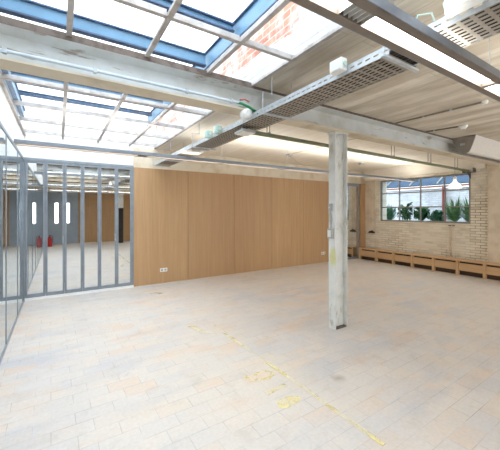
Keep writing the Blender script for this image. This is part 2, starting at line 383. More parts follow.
# added walls and ceiling that block the bright sky behind the reflective glass
struct(MB().box(XL-1.3, XL-1.2, YR-.3, YB+1.3, 0, ZC).build('wall_left_backing', M['outer'], origin=(0,0,0)), 'grey wall added beyond the glass partition to block the sky', 'wall')
struct(MB().box(XL-1.2, XR+.3, YB+1.2, YB+1.3, 0, ZC).build('wall_back_backing', M['outer'], origin=(0,0,0)), 'grey wall added beyond the folding glass doors to block the sky', 'wall')
struct(MB().box(XL-1.3, XL-.25, YR-.3, YB+1.3, ZC, ZC+.1).box(XL-.25, XR+.4, YB+.3, YB+1.3, ZC, ZC+.1).build('ceiling', M['outer'], origin=(0,0,0)), 'grey ceiling strip added beyond the glass partition to block the sky', 'ceiling')

# ------------------------------------------------------------------ glazed partitions
mx = [-.50, -.20, .10, .395, .69, 1.005, 1.30]
for i in range(6):
    a, b = mx[i]+.003, mx[i+1]-.003
    d = sempty('door_%d' % (i+1), ((a+b)/2, YB, 0), ['grey framed glass leaf of the folding doors, in the corner by the glass partition', 'grey framed glass leaf of the folding doors, second from the left corner',
        'grey framed glass leaf of the folding doors, third from the left corner', 'grey framed glass leaf of the folding doors, third from the oak wall',
        'grey framed glass leaf of the folding doors, second from the oak wall', 'grey framed glass leaf of the folding doors, touching the oak wall'][i], 'door')
    fr = MB(); s = .03
    fr.box(a, a+s, YB-.03, YB+.03, .05, ZW-.02).box(b-s, b, YB-.03, YB+.03, .05, ZW-.02).box(a+s, b-s, YB-.03, YB+.03, .05, .11).box(a+s, b-s, YB-.03, YB+.03, ZW-.06, ZW-.02)
    fr.build('frame', M['frame'], d)
    MB().box(a+s, b-s, YB-.006, YB+.006, .11, ZW-.06).build('pane', M['mirror'], d)
    if i in (1, 4):
        MB().box(b-s-.0, b-s+.012, YB-.075, YB-.06, 1.0, 1.14).tube([(b-s+.006, YB-.03, 1.02), (b-s+.006, YB-.065, 1.02)], .006).build('handle', M['galv'], d)
struct(MB().box(XL+.005, 1.33, YB-.05, YB+.05, 0, .048).build('trim_7', M['white']), 'white threshold under the folding glass doors', 'trim')
struct(MB().box(XL, 1.33, YB-.04, YB+.05, ZW-.018, ZW+.03).build('trim_8', M['frame']), 'grey head track over the folding glass doors', 'trim')
struct(MB().box(1.302, 1.333, YB-.03, YB+.03, 0.05, ZW-.02).build('trim_9', M['frame']), 'grey end post between folding doors and oak wall', 'trim')
struct(MB().box(XL-.022, XL+.018, YB-.059, YB+.05, 0.0, ZW+.02).build('trim_12', M['frame']), 'grey corner post between the glass partition and the folding doors', 'trim')
# narrow glazed door at the far end
d = sempty('door_7', (8.25, YB, 0), 'narrow reflective glass door between oak wall and oak post', 'door')
MB().box(7.905, 7.945, YB-.025, YB+.025, 0.01, ZW-.052).box(8.555, 8.595, YB-.025, YB+.025, 0.01, ZW-.052).box(7.945, 8.555, YB-.025, YB+.025, .01, .07).box(7.945, 8.555, YB-.025, YB+.025, ZW-.1, ZW-.052).build('frame', M['frame'], d)
MB().box(7.945, 8.555, YB-.006, YB+.006, .07, ZW-.1).build('pane', M['mirror'], d)
# long frameless partition on the left
ys = [YB-.06, 5.74, 4.55, 3.36, 2.17, .98, -.21, -1.40, -2.6, YR+.01]
desc = ['tall glass panel of the left partition, nearest the corner', 'tall glass panel of the left partition, second from the corner', 'tall glass panel of the left partition, third from the corner'] + ['tall glass panel of the left partition, out of view beside the camera']*6
for i in range(9):
    p = sempty('window_%d' % (i+2), (XL, (ys[i]+ys[i+1])/2, 0), desc[i], 'window')
    MB().box(XL-.012, XL, ys[i+1]+.008, ys[i]-.008, .03, ZW-.02).build('pane', M['mirror'], p)
    MB().box(XL-.02, XL+.006, ys[i+1]-.008, ys[i+1]+.008, .03, ZW-.02).build('seal', M['frame'], p)
struct(MB().box(XL-.02, XL+.008, YR, YB-.05, 0, .03).build('trim_10', M['frame']), 'slim floor channel of the left glass partition', 'trim')
struct(MB().box(XL-.02, XL+.008, YR, YB-.05, ZW-.02, ZW+.02).build('trim_11', M['frame']), 'slim head channel of the left glass partition', 'trim')

# ------------------------------------------------------------------ steel window in the brick wall
wn = sempty('window_1', (XR+.1, (wy0+wy1)/2, wz0), 'wide grey steel window of four by three panes in the brick wall', 'window')
fr = MB(); X0, X1 = XR+.04, XR+.085
fr.box(X0, X1, wy0, wy0+.05, wz0, wz1).box(X0, X1, wy1-.05, wy1, wz0, wz1).box(X0, X1, wy0+.05, wy1-.05, wz0, wz0+.05).box(X0, X1, wy0+.05, wy1-.05, wz1-.045, wz1)
fr.build('frame', M['steel_dark'], wn)
for k in range(1, 4):
    y = wy0 + (wy1-wy0)*k/4
    MB().box(X0+.002, X1-.002, y-.013, y+.013, wz0+.05, wz1-.045).build('mullion', M['steel_dark'], wn)
for k in range(1, 3):
    z = wz0 + (wz1-wz0)*k/3 + .01
    g = MB()
    for q in range(4):
        ya = wy0+(wy1-wy0)*q/4+.018; yb = wy0+(wy1-wy0)*(q+1)/4-.018
        g.box(X0+.004, X1-.004, max(ya, wy0+.05), min(yb, wy1-.05), z-.016, z+.016)
    g.build('glazing_bar', M['steel_dark'], wn)
MB().box(X0+.02, X0+.024, wy0+.04, wy1-.04, wz0+.04, wz1-.04).build('pane', M['glass_dim'], wn)
# rear window added behind the camera to bring in fill daylight
wr = sempty('window_11', (6.5, YR-.1, .25), 'steel window added behind the camera for fill daylight, out of view', 'window')
fr = MB()
for k in range(6): x = 4.4+.84*k; fr.box(max(4.4, x-.03), min(8.6, x+.03), YR-.12, YR-.06, .25, 2.85)
for z in (.25, 1.1, 1.95, 2.8): fr.box(4.4, 8.6, YR-.11, YR-.07, z, z+.04)
fr.build('frame', M['steel_dark'], wr)

ws = sempty('window_13', (XR+.1, -1, .9), 'steel window added past the right edge for fill daylight, out of view', 'window')  # added out of view to let more daylight onto the right side
fr = MB()
for k in range(6): y = -3.4+.96*k; fr.box(XR+.05, XR+.09, max(-3.4, y-.02), min(1.4, y+.02), .9, 2.6)
for z in (.9, 1.45, 2.0, 2.56): fr.box(XR+.055, XR+.085, -3.4, 1.4, z, z+.04)
fr.build('frame', M['steel_dark'], ws)
# ------------------------------------------------------------------ skylight
YS = -.9  # skylight cut short by an added slab, so the near floor gets less daylight
struct(MB().box(XL, OX+.002, YR-.3, YS-.001, ZC, ZC+.25).build('ceiling', M['board'], origin=(0,0,0)), 'concrete ceiling strip added behind the camera to cut daylight on the floor', 'ceiling')
struct(MB().box(XL, OX, YS-.25, YS-.001, ZC+.25, 3.56).build('wall_skylight_cutoff', M['brick_white'], origin=(0,0,0)), 'white end wall added to cut the skylight short behind the camera', 'wall')
sk = sempty('window_12', (.65, 1.3, ZC), 'long skylight grid of dusty glazing bars', 'window')
YBARS = [.07, .66, 1.25]; PX = [XL, .07, .66, 1.25, OX]
XB = [-.36, .46, 1.28, 2.10, 2.93, 3.96, 4.84, 5.63, 6.45]
for x in YBARS:
    MB().box(x-.02, x+.02, YS, YB, ZC+.005, ZC+.03).box(x-.006, x+.006, YS, YB, ZC+.03, ZC+.06).build('glazing_bar', M['bar'], sk)
for y in XB:
    g = MB(); b = .03 if abs(y-3.96) < .01 else .02
    for a, c in zip(PX[:-1], PX[1:]):
        x0 = a+.021 if a > XL else a+.001; x1 = c-.021 if c < OX else c-.001
        g.box(x0, x1, y-b, y+b, ZC+.006, ZC+.03); g.box(x0, x1, y-.006, y+.006, ZC+.03, ZC+.06)
    if abs(y-2.93) > .1: g.build('glazing_bar', M['bar'], sk)
MB().box(XL+.001, XL+.035, YS, YB, ZC-.01, ZC+.025).build('edge_bar', M['bar'], sk)
MB().box(OX-.04, OX-.001, YS, YB, ZC+.001, ZC+.03).build('edge_bar', M['bar'], sk)
g = MB()
for y0, y1 in zip([YS]+XB, XB+[YB]):
    for a, c in zip(PX[:-1], PX[1:]):
        g.box(a+.008, c-.008, y0+.008, y1-.008, ZC+.032, ZC+.038)
g.build('pane', M['glass'], sk)

# blue roof steels over the skylight
def blue_beam(label, axis, c, a0, a1, z0, z1, w, t=.012):
    mid = (a0+a1)/2
    r = thing('roof_beam', label, 'beam', (mid, c, z0) if axis == 'x' else (c, mid, z0), 'blue roof beams over the skylight')
    def bx(u0, u1, za, zb):
        return MB().box(a0, a1, c+u0, c+u1, za, zb) if axis == 'x' else MB().box(c+u0, c+u1, a0, a1, za, zb)
    bx(-w/2, w/2, z0, z0+t).build('flange', M['blue_dark'], r); bx(-w/2, w/2, z1-t, z1).build('flange', M['blue_dark'], r)
    bx(-.005, .005, z0+t, z1-t).build('web', M['blue'], r)
blue_beam('blue steel beam running along the skylight beside the red brick', 'y', 1.27, YS, 5.2, 3.02, 3.20, .05)
blue_beam('blue steel beam along the skylight against its left white brick side', 'y', -.46, YS, 5.9, 3.02, 3.18, .05)
for y, z0, z1, lab in ((2.80, 3.045, 3.17, 'broad blue steel beam crossing the skylight just before the white steel beam'), (2.23, 3.10, 3.17, 'thin blue steel beam crossing the skylight at the top of the photo'),
                  (4.26, 3.045, 3.16, 'broad blue steel beam crossing the skylight just beyond the white steel beam'), (4.86, 3.10, 3.15, 'thin blue steel beam crossing the far part of the skylight'),
                  (.9, 3.045, 3.17, 'blue steel beam crossing the skylight above the camera')):
    blue_beam(lab, 'x', y, -.434, 1.244, z0, z1, .06)

# ------------------------------------------------------------------ main steel beams and columns
def main_beam(yc, label):
    r = thing('steel_beam', label, 'beam', (4.1, yc, 2.67))
    MB().box(XL+.001, XR-.005, yc-.10, yc+.10, 2.67, 2.687).build('flange', M['beam'], r)
    MB().box(XL+.001, XR-.061, yc-.006, yc+.006, 2.687, 2.92).build('web', M['beam_web'], r)
    MB().box(XL+.001, XR-.061, yc-.10, yc+.10, 2.92, ZC-.001).build('flange', M['rust'], r)
    m = MB(); m.prism([(yc-.1, 2.687), (yc-.006, 2.687), (yc-.006, 2.715)], XL+.001, XR-.07).prism([(yc-.1, 2.92), (yc-.006, 2.92), (yc-.006, 2.89)], XL+.001, XR-.07)
    MB().box(XL+.06, OX-.05, yc-.10, yc-.07, ZC-.001, ZC+.028).build('edge_angle', M['rust'], r)
    m.build('fillet', M['beam_web'], r)
main_beam(2.83, 'long cream painted steel beam crossing the hall over the column')
main_beam(-3.0, 'second steel beam behind the camera, seen only in the glass')
def column(x, y, label, low=None):
    r = thing('steel_column', label, 'column', (x, y, 0)); hx, hy = .12, .06
    MB().box(x-hx, x-hx+.014, y-hy, y+hy, 0, 2.655).build('flange', low or M['column'], r)
    MB().box(x+hx-.014, x+hx, y-hy, y+hy, 0, 2.655).build('flange', low or M['column'], r)
    MB().box(x-hx+.014, x+hx-.014, y-.005, y+.005, 0, 2.655).build('web', low or M['column'], r)
    MB().box(x-hx+.0145, x+hx-.0145, y-hy+.004, y-.0055, 0, .015).build('recess_shade', M['rust'], r)  # dark piece put in for the shaded recess at the column foot
    MB().box(x-hx-.012, x+hx+.012, y-hy-.012, y+hy+.012, 2.655, 2.67).build('cap_plate', M['column'], r)
column(3.265, 2.872, 'white worn steel column standing in the middle of the brick floor')
t = NT('half_dark_column_paint'); s_ = t.n('ShaderNodeSeparateXYZ'); t.l(t.pos, s_.inputs[0])
t.color(t.mix(t.math('GREATER_THAN', s_.outputs['Z'], 1.75), (48,46,46), (205,205,202))); M['column_dark'] = t.set(.5)
column(2.65, -3.0, 'column with a dark painted foot, reflected in the folding doors', M['column_dark'])
# boxes on the column
CX = 3.265-.12
b = thing('switch_box', 'grey switch box fixed on the worn column, lower of two', 'box', (CX-.03, 2.87, 1.25))
MB().box(CX-.05, CX, 2.835, 2.915, 1.23, 1.36).build('body', M['plastic_grey'], b, .004)
MB().box(CX-.056, CX-.05, 2.85, 2.90, 1.25, 1.34).build('cover', M['plastic'], b)
MB().tube([(CX-.02, 2.875, 1.36), (CX-.02, 2.875, 1.46), (CX-.012, 2.885, 1.60)], .006).build('cable', M['plastic_grey'], b)
b = thing('cable_terminal', 'small grey cable terminal on the worn column above the grey box', 'terminal', (CX-.02, 2.88, 1.6))
MB().box(CX-.035, CX, 2.86, 2.91, 1.60, 1.70).build('body', M['plastic_grey'], b, .003)
MB().lathe((CX-.035, 2.885, 1.65), [(.012, -.012), (.014, 0)], 12, 'x').build('knob', M['galv'], b)

# ------------------------------------------------------------------ floor paint
def ribbon(pts, wd):
    m = MB(); P = [Vector((x, y, .0012)) for x, y in pts]; L = []; R = []
    for i, p in enumerate(P):
        dd = (P[min(i+1, len(P)-1)]-P[max(i-1, 0)]).normalized(); nn = Vector((-dd.y, dd.x, 0))*wd/2
        L.append(p+nn); R.append(p-nn)
    n = len(P); vs = L+R; fs = [(i, i+1, n+i+1, n+i) for i in range(n-1)]
    return m.add(vs, fs)
line = [(1.84,3.85), (1.845,3.37), (1.85,2.87), (1.86,2.54), (1.87,2.25), (1.875,1.97), (1.875,1.72), (1.88,1.54), (1.88,1.25)]
fine_line = []
for (ax, ay), (bx_, by) in zip(line[:-1], line[1:]):
    for q in range(6): fine_line.append((ax+(bx_-ax)*q/6, ay+(by-ay)*q/6))
tag(ribbon(fine_line+[line[-1]], .045).build('painted_line', M['yellow']), 'long faded yellow line painted on the floor pavers', 'floor marking')
tag(ribbon([(1.61,2.45),(1.66,2.475),(1.73,2.475),(1.775,2.45),(1.785,2.41),(1.76,2.37),(1.70,2.345),(1.645,2.355),(1.60,2.385),(1.53,2.385),(1.53,2.43),(1.53,2.52)], .035).build('painted_numeral', M['yellow']), 'faded yellow numeral two painted beside the floor line', 'floor marking', )
tag(ribbon([(1.53,2.15),(1.6,2.16),(1.69,2.165),(1.77,2.17)], .05).build('painted_stroke', M['yellow_pale']), 'faint yellow stroke between the numeral and the yellow blotch', 'floor marking')
tag(MB().add([(x, y, .0012) for x, y in [(1.54,2.02),(1.59,2.035),(1.66,2.025),(1.73,2.005),(1.77,1.96),(1.72,1.925),(1.64,1.905),(1.57,1.905),(1.52,1.94)]], [tuple(range(9))]).build('painted_blotch', M['yellow']), 'filled yellow paint blotch next to the floor line', 'floor marking')
tag(ribbon([(1.52,4.05),(1.57,3.95),(1.59,3.78),(1.64,3.66),(1.76,3.62)], .08).build('painted_stroke', M['yellow_pale']), 'faint yellow smear where the floor line ends', 'floor marking')
tag(ribbon([(1.49,5.95),(1.60,5.98),(1.69,5.86)], .12).build('painted_stroke', M['yellow_pale']), 'faint yellow patch near the foot of the oak wall', 'floor marking')

# ------------------------------------------------------------------ bench along the brick wall
by = [6.56, 5.955, 5.375, 4.80, 4.225, 3.65, 3.075, 2.50, 1.925]
BX0, BX1, BT = 8.45, 8.785, .375
bl = ['oak bench box at the far end beside the oak post', 'second oak bench box from the oak post', 'third oak bench box from the oak post', 'fourth oak bench box from the oak post, below the window middle',
      'fifth oak bench box from the oak post', 'sixth oak bench box from the oak post, by the pipes under the window', 'oak bench box at the right edge, in front of the plastered pier', 'oak bench box past the right edge of the view']
first = None
for i in range(8):
    y1, y0 = by[i], by[i+1]
    L = by[0]-.002; Wd = .572
    if first is None:
        first = thing('bench_unit', bl[0], 'bench', (8.6, by[0], 0), 'oak bench boxes along the brick wall')
        MB().box(BX0, BX1, L-.05, L, 0, BT-.031).build('side_panel', M['oak_bench'], first)
        MB().box(BX0+.035, BX0+.053, L-Wd, L-.05, .115, .298).build('front_panel', M['oak_bench'], first)
        MB().box(BX0+.054, BX1, L-Wd, L-.05, .10, .114).build('bottom_board', M['bench_shade'], first)
        MB().box(BX0+.10, BX0+.112, L-Wd, L-.05, 0, .0995).build('low_gap_shade', M['bench_shade'], first)  # dark board put in for the shaded gap at the floor
        MB().box(BX0+.10, BX0+.112, L-Wd, L-.05, .1145, BT-.031).build('top_gap_shade', M['bench_shade'], first)  # dark board put in for the shaded gap under the bench top
        MB().box(BX1-.012, BX1, L-Wd, L-.05, 0, BT-.031).build('back_panel', M['bench_shade'], first) if False else MB().box(BX1-.012, BX1, L-Wd, L-.05, .118, BT-.031).build('back_panel', M['bench_shade'], first)
        pass
    else:
        dup(first, (8.6, by[i], 0), bl[i])
tag(MB().box(BX0-.001, BX1, by[-1], by[0]+.005, BT-.03, BT).build('bench_top', M['oak_bench'], None, .003), 'continuous oak bench top lying on the low bench boxes along the brick wall', 'plank')  # the bench's own top board

# ------------------------------------------------------------------ linear pendant lights
def linear_light(yc, z, x0, x1, segs, label, wires, up='uplight'):
    r = thing('linear_light', label, 'lamp', ((x0+x1)/2, yc, z), 'linear ceiling lights')
    hw, h, rw_ = .083, .046, .043
    MB().box(x0, x1, yc-hw, yc-hw+rw_, z, z+h-.002).build('rail', M['alu'], r)
    MB().box(x0, x1, yc+hw-rw_, yc+hw, z, z+h-.002).build('rail', M['alu'], r)
    MB().box(x0, x1, yc-hw-.004, yc-hw, z+.001, z+h).build('side_profile', M['alu_skylit'], r)
    MB().box(x0, x1, yc+hw, yc+hw+.004, z+.001, z+h).build('side_profile', M['alu_skylit'], r)
    MB().box(x0, x1, yc-hw, yc+hw, z+h-.002, z+h+.004).build('cover', M['alu_skylit'], r)
    up = MB().box(x0+.2, x1-.2, yc-.05, yc+.05, z+h+.0045, z+h+.010).build('uplight_strip', M[up], r)
    for kind, a, b in segs:
        if kind == 'd': MB().box(a, b, yc-hw+rw_, yc+hw-rw_, z+.026, z+.032).build('diffuser', M['diffuser'], r)
        elif kind == 'l':
            g = MB(); x = a+.01
            while x < b-.004:
                g.box(x, x+.004, yc-hw+rw_, yc+hw-rw_, z+.008, z+.034); x += .03
            g.box(a, b, yc-hw+rw_, yc+hw-rw_, z+.034, z+.038)
            g.build('louver', M['louver'], r)
        else: MB().box(a, b, yc-hw+rw_, yc+hw-rw_, z+.002, z+.04).build('joint_plate', M['alu'], r)
    for x in wires:
        MB().tube([(x, yc, z+h+.010), (x, yc, ZC)], .003, 6).build('suspension_wire', M['galv'], r)
segs = []
x = -.28
segs = [('d', -.45, 1.02), ('l', 1.02, 1.20), ('d', 1.20, 2.46), ('j', 2.46, 2.50), ('d', 2.50, 3.76), ('l', 3.76, 3.94), ('d', 3.94, 5.20), ('j', 5.20, 5.24), ('d', 5.24, 6.5), ('l', 6.5, 6.68), ('d', 6.68, 7.94), ('j', 7.94, 7.98), ('d', 7.98, 8.78)]
linear_light(.862, 2.452, -.5, 8.78, segs, 'long aluminium linear light hanging near the camera under the cable tray', [2.48, 5.22, 7.96], 'uplight_dim')
linear_light(-2.4, 2.452, -.5, 8.78, segs, 'linear light added behind the camera, out of view', [2.48, 5.22, 7.96])  # extra lamp added out of view to brighten the hall
linear_light(4.85, 2.452, -.47, 8.80, segs, 'long aluminium linear light crossing the hall near the oak wall', [2.48, 4.0, 5.22, 7.96])

# ------------------------------------------------------------------ cable tray with real slots
def tray_mesh(x0, x1, y0, y1, z, h):
    bot = MB(); side = MB(); t = .0015
    nx = 8; cw = (x1-x0)/nx; p = .062
    ny = max(1, int(round((y1-y0)/p))); p = (y1-y0)/ny
    def cell(m, f, a0, a1, b0, b1, hx, hy):
        ac, bc = (a0+a1)/2, (b0+b1)/2
        A = [(a0,b0),(a1,b0),(a1,b1),(a0,b1)]; B = [(ac-hx,bc-hy),(ac+hx,bc-hy),(ac+hx,bc+hy),(ac-hx,bc+hy)]
        m.add([f(*q) for q in A+B], [(0,1,5,4),(1,2,6,5),(2,3,7,6),(3,0,4,7)])
    for j in range(ny):
        for i in range(nx):
            yy0 = y0+j*p
            cell(bot, lambda a, b: (a, b, z), x0+i*cw, x0+(i+1)*cw, yy0, yy0+p, cw*.2, p*.33)
        for xs_ in (x0, x1):
            cell(side, lambda a, b: (xs_, a, b), y0+j*p, y0+(j+1)*p, z, z+h, p*.3, h*.09)
    for xs_, sg in ((x0, 1), (x1, -1)):
        side.box(min(xs_, xs_+sg*.012), max(xs_, xs_+sg*.012), y0, y1, z+h-.001, z+h+.001)
    return bot, side
def cable_tray(y0, y1, label, hang):
    x0, x1, z, h = 1.735, 2.045, 2.575, .06
    r = thing('cable_tray', label, 'cable tray', ((x0+x1)/2, (y0+y1)/2, z), 'perforated cable trays')
    b, s = tray_mesh(x0, x1, y0, y1, z, h)
    b.build('perforated_base', M['galv_dull'], r); s.build('side_rail', M['galv'], r)
    for y in hang:
        MB().box(x0-.045, x1+.045, y-.012, y+.012, z-.018, z-.002).build('support_channel', M['galv'], r)
        for x in (x0-.03, x1+.03):
            if x > OX or False:
                MB().tube([(x, y, z-.002), (x, y, ZC)], .005, 6).build('hanger_rod', M['galv'], r)
            else:
                MB().tube([(x, y, z-.002), (x, y, z+.2), (x+.12, y, z+.2)], .005, 6).build('hanger_rod', M['galv'], r)
        MB().tube([(OX+.015, y, z+.2), (OX+.015, y, ZC)], .005, 6).build('hanger_rod', M['galv'], r)
cable_tray(1.12, 4.36, 'middle run of slotted steel cable tray under the skylight edge', [1.14, 2.45, 4.30])
cable_tray(4.42, 6.62, 'far run of slotted steel cable tray ending at the oak wall', [5.7, 6.55])
cable_tray(-3.6, .93, 'near run of slotted steel cable tray at the top right', [.25, -1.6, -3.2])
# cables lying in the trays
cz = 2.578
def cable(pts, r, mat, label):
    return tag(MB().tube(pts, r, 8).build('cable', mat, None, 0, True), label, 'cable', 'cables in the trays')
def wob(x, y0, y1, n, amp, z=cz, r=.007):
    return [(x+random.uniform(-amp, amp), y0+(y1-y0)*i/n, z+r+random.uniform(0, .012)) for i in range(n+1)]
for cx in (1.768, 1.803, 1.838, 1.873, 1.908, 1.943, 1.978, 2.013):  # black cables added so the shaded tray slots look dark from below
    cable(wob(cx, -2.6, 6.3, 12, .001, 2.577, .0165), .0165, M['black'], 'dark cable added in the slotted tray to darken its slots')
cable([(1.78, .98, 2.63), (1.76, 1.0, 2.66), (1.77, .96, 2.74), (1.80, .90, 2.73), (1.80, .88, 2.66), (1.83, .82, 2.63)], .005, M['teal'], 'pale green cable loop sticking up at the tray gap')
cable([(1.92, 1.05, 2.63), (1.88, 1.0, 2.68), (1.86, .93, 2.70), (1.88, .86, 2.66), (1.90, .80, 2.63)], .006, M['plastic'], 'white cable curling over the tray gap beside the large junction box')
# junction boxes on the tray edge
def junction(loc, sz, label, mats=('plastic', 'teal')):
    x, y, z = loc; a, b, c = sz
    r = thing('junction_box', label, 'junction box', (x, y, z-c/2))
    MB().box(x-a/2, x+a/2, y-b/2, y+b/2, z-c/2, z+c/2).build('body', M[mats[0]], r, .006)
    MB().box(x-a/2-.008, x-a/2, y-b/2+.008, y+b/2-.008, z-c/2+.008, z+c/2-.008).build('lid', M[mats[0]], r, .003)
    for s in (-1, 1):
        MB().lathe((x, y+s*b/2, z), [(.016, -.012*(1)), (.016, .012)], 12, 'y').build('gland', M[mats[1]], r)
junction((1.695, 1.49, 2.635), (.06, .11, .09), 'white junction box clipped to the tray edge under the skylight corner')
junction((1.695, 3.42, 2.622), (.07, .10, .09), 'white and green junction box on the tray, nearer the round box', ('teal', 'plastic'))
junction((1.695, 3.70, 2.622), (.07, .10, .09), 'white and green junction box on the tray, farther from the round box', ('teal', 'plastic'))
junction((1.69, .66, 2.665), (.06, .22, .13), 'large white junction box on the near tray at the top right', ('plastic', 'teal'))
r = thing('junction_box', 'round white junction box on the tray edge where the green hose ends', 'junction box', (1.70, 2.72, 2.56))
MB().lathe((1.675, 2.68, 2.622), [(.0, -.001), (.052, 0), (.055, .02), (.055, .07), (.048, .085), (0, .086)], 24, 'y').build('body', M['plastic'], r, 0, True)
MB().lathe((1.675, 2.675, 2.622), [(.03, 0), (.03, .006)], 20, 'y').build('lid', M['plastic'], r)
r = thing('ceiling_sensor', 'round white sensor under the near cable tray at the right edge', 'sensor', (2.0, .60, 2.52))
MB().lathe((2.02, .50, 2.522), [(.0, 0), (.045, .004), (.05, .02), (.05, .053)], 24).build('body', M['plastic'], r, 0, True)
MB().lathe((2.02, .50, 2.514), [(.0, 0), (.02, .004), (.022, .009)], 16).build('lens', M['plastic_grey'], r)
r = thing('panel_light', 'flat square white light hanging under the slotted tray', 'lamp', (1.85, 3.0, 2.50))
MB().box(1.75, 1.93, 2.90, 3.10, 2.50, 2.53).build('body', M['plastic_grey'], r, .006)
MB().box(1.765, 1.915, 2.915, 3.085, 2.494, 2.50).build('diffuser', M['plastic'], r)
for x in (1.79, 1.89): MB().tube([(x, 3.0, 2.53), (x, 3.0, 2.574)], .006, 6).build('hanger', M['galv'], r)
# green hose from the conduit down into the tray, red end
r = thing('flexible_hose', 'green flexible hose from the beam conduit into the tray', 'hose', (1.75, 2.71, 2.66))
MB().tube([(1.56, 2.722, 2.727), (1.62, 2.715, 2.725), (1.70, 2.70, 2.70), (1.79, 2.70, 2.665), (1.84, 2.72, 2.625)], .014, 10).build('sleeve', M['green'], r, 0, True)
MB().tube([(1.60, 2.72, 2.76), (1.66, 2.715, 2.775), (1.71, 2.71, 2.76)], .009, 8).build('cable_end', M['red_pale'], r, 0, True)

# conduits on the main beam
def conduit(pts, rad, mat, label, clips=(), group='conduits', clipmat='galv'):
    r = thing('conduit', label, 'conduit', pts[0], group)
    MB().tube(pts, rad, 10).build('pipe', M[mat], r)
    for (cx, cy, czz) in clips:
        MB().box(cx-.012, cx+.012, cy-rad-.004, cy+rad+.004, czz-rad-.006, czz+rad+.008).build('clip', M[clipmat], r)
conduit([(XL+.02, 2.718, 2.727), (1.62, 2.718, 2.727)], .013, 'conduit', 'pale conduit along the lower edge of the cream beam under the skylight', [(-.32, 2.718, 2.727), (.25, 2.718, 2.727), (1.02, 2.718, 2.727), (1.5, 2.718, 2.727)])
# fire pipe in dull green
r = thing('green_pipe', 'long dull green pipe hanging beyond the steel beam', 'pipe', (5.4, 3.28, 2.6))
gy = lambda x: 3.24 + (x-2.1)*.034
MB().tube([(2.1, gy(2.1), 2.605), (5, gy(5), 2.605), (8.70, gy(8.7), 2.605)], .028, 12).build('pipe', M['green_pipe'], r, 0, True)
MB().tube([(2.1, gy(2.1), 2.605), (2.06, gy(2.1), 2.605)], .026, 12).build('end_cap', M['green'], r)
for x in (2.35, 3.9, 5.3, 6.7, 8.0):
    MB().tube([(x, gy(x)-.03, 2.63), (x, gy(x)-.03, ZC)], .006, 6).tube([(x, gy(x)+.03, 2.63), (x, gy(x)+.03, ZC)], .006, 6).box(x-.012, x+.012, gy(x)-.036, gy(x)+.036, 2.625, 2.637).build('hanger', M['galv_dull'], r)
r = thing('wall_bracket', 'rusty steel bracket on the brick wall holding the green pipe end', 'bracket', (8.75, 3.5, 2.55))
MB().box(8.69, XR-.002, 3.36, 3.60, 2.57, 2.58).box(8.69, XR-.002, 3.36, 3.37, 2.58, 2.68).box(8.69, XR-.002, 3.59, 3.60, 2.58, 2.68).build('shelf', M['rust'], r)
MB().prism([(8.70, 2.57), (XR-.002, 2.57), (XR-.002, 2.42)], 3.47, 3.49, 'y').build('gusset', M['rust'], r)
# conduits on the ceiling with detectors
conduit([(4.35, 2.72, ZC-.012), (4.41, 1.62, ZC-.012)], .010, 'galv_dull', 'thin grey conduit on the board-marked ceiling ending at a small white box', [(4.37, 2.3, ZC-.012), (4.39, 1.95, ZC-.012)])
r = thing('ceiling_box', 'small white box at the end of the ceiling conduit nearest the camera', 'junction box', (4.41, 1.58, ZC-.04))
MB().lathe((4.41, 1.58, ZC-.04), [(0, 0), (.028, .002), (.032, .012), (.032, .0395)], 20).build('body', M['plastic'], r)
MB().lathe((4.41, 1.58, ZC-.044), [(0, 0), (.008, .001), (.008, .006)], 10).build('screw', M['galv'], r)
conduit([(5.25, 2.72, ZC-.012), (5.36, 2.28, ZC-.012)], .010, 'rust', 'short dark conduit on the ceiling leading to the white detector', [(5.28, 2.6, ZC-.012)])
r = thing('smoke_detector', 'white round smoke detector on the tan ceiling near the fabric duct', 'detector', (5.40, 2.22, ZC-.06))
MB().lathe((5.40, 2.22, ZC-.06), [(0, 0), (.03, .002), (.04, .018), (.055, .03), (.06, .059)], 24).build('body', M['plastic'], r, 0, True)
MB().lathe((5.40, 2.22, ZC-.066), [(0, 0), (.014, .001), (.016, .007)], 12).build('sensor_cap', M['plastic_grey'], r)
conduit([(4.62, 2.96, ZC-.012), (4.62, 5.5, ZC-.012)], .009, 'plaster', 'thin pale conduit on the far ceiling leading to a small box', [(4.62, 3.6, ZC-.012), (4.62, 4.6, ZC-.012)], clipmat='plaster')
r = thing('ceiling_box', 'small grey box on the pale ceiling with a wire to the far linear light', 'junction box', (4.63, 5.55, ZC-.05))
MB().box(4.57, 4.69, 5.5, 5.6, ZC-.05, ZC-.001).build('body', M['plastic_grey'], r, .004)
MB().tube([(4.62, 5.52, ZC-.05), (4.63, 5.3, 2.75), (4.63, 4.9, 2.52)], .004, 6).build('wire', M['plastic_grey'], r)
r = thing('ceiling_box', 'small grey box on the pale ceiling right of the column top', 'junction box', (7.2, 5.5, ZC-.05))
MB().box(7.14, 7.26, 5.45, 5.55, ZC-.05, ZC-.001).build('body', M['plastic_grey'], r, .004)
MB().lathe((7.2, 5.5, ZC-.058), [(0, 0), (.02, .001), (.02, .009)], 14).build('sensor_cap', M['plastic'], r)

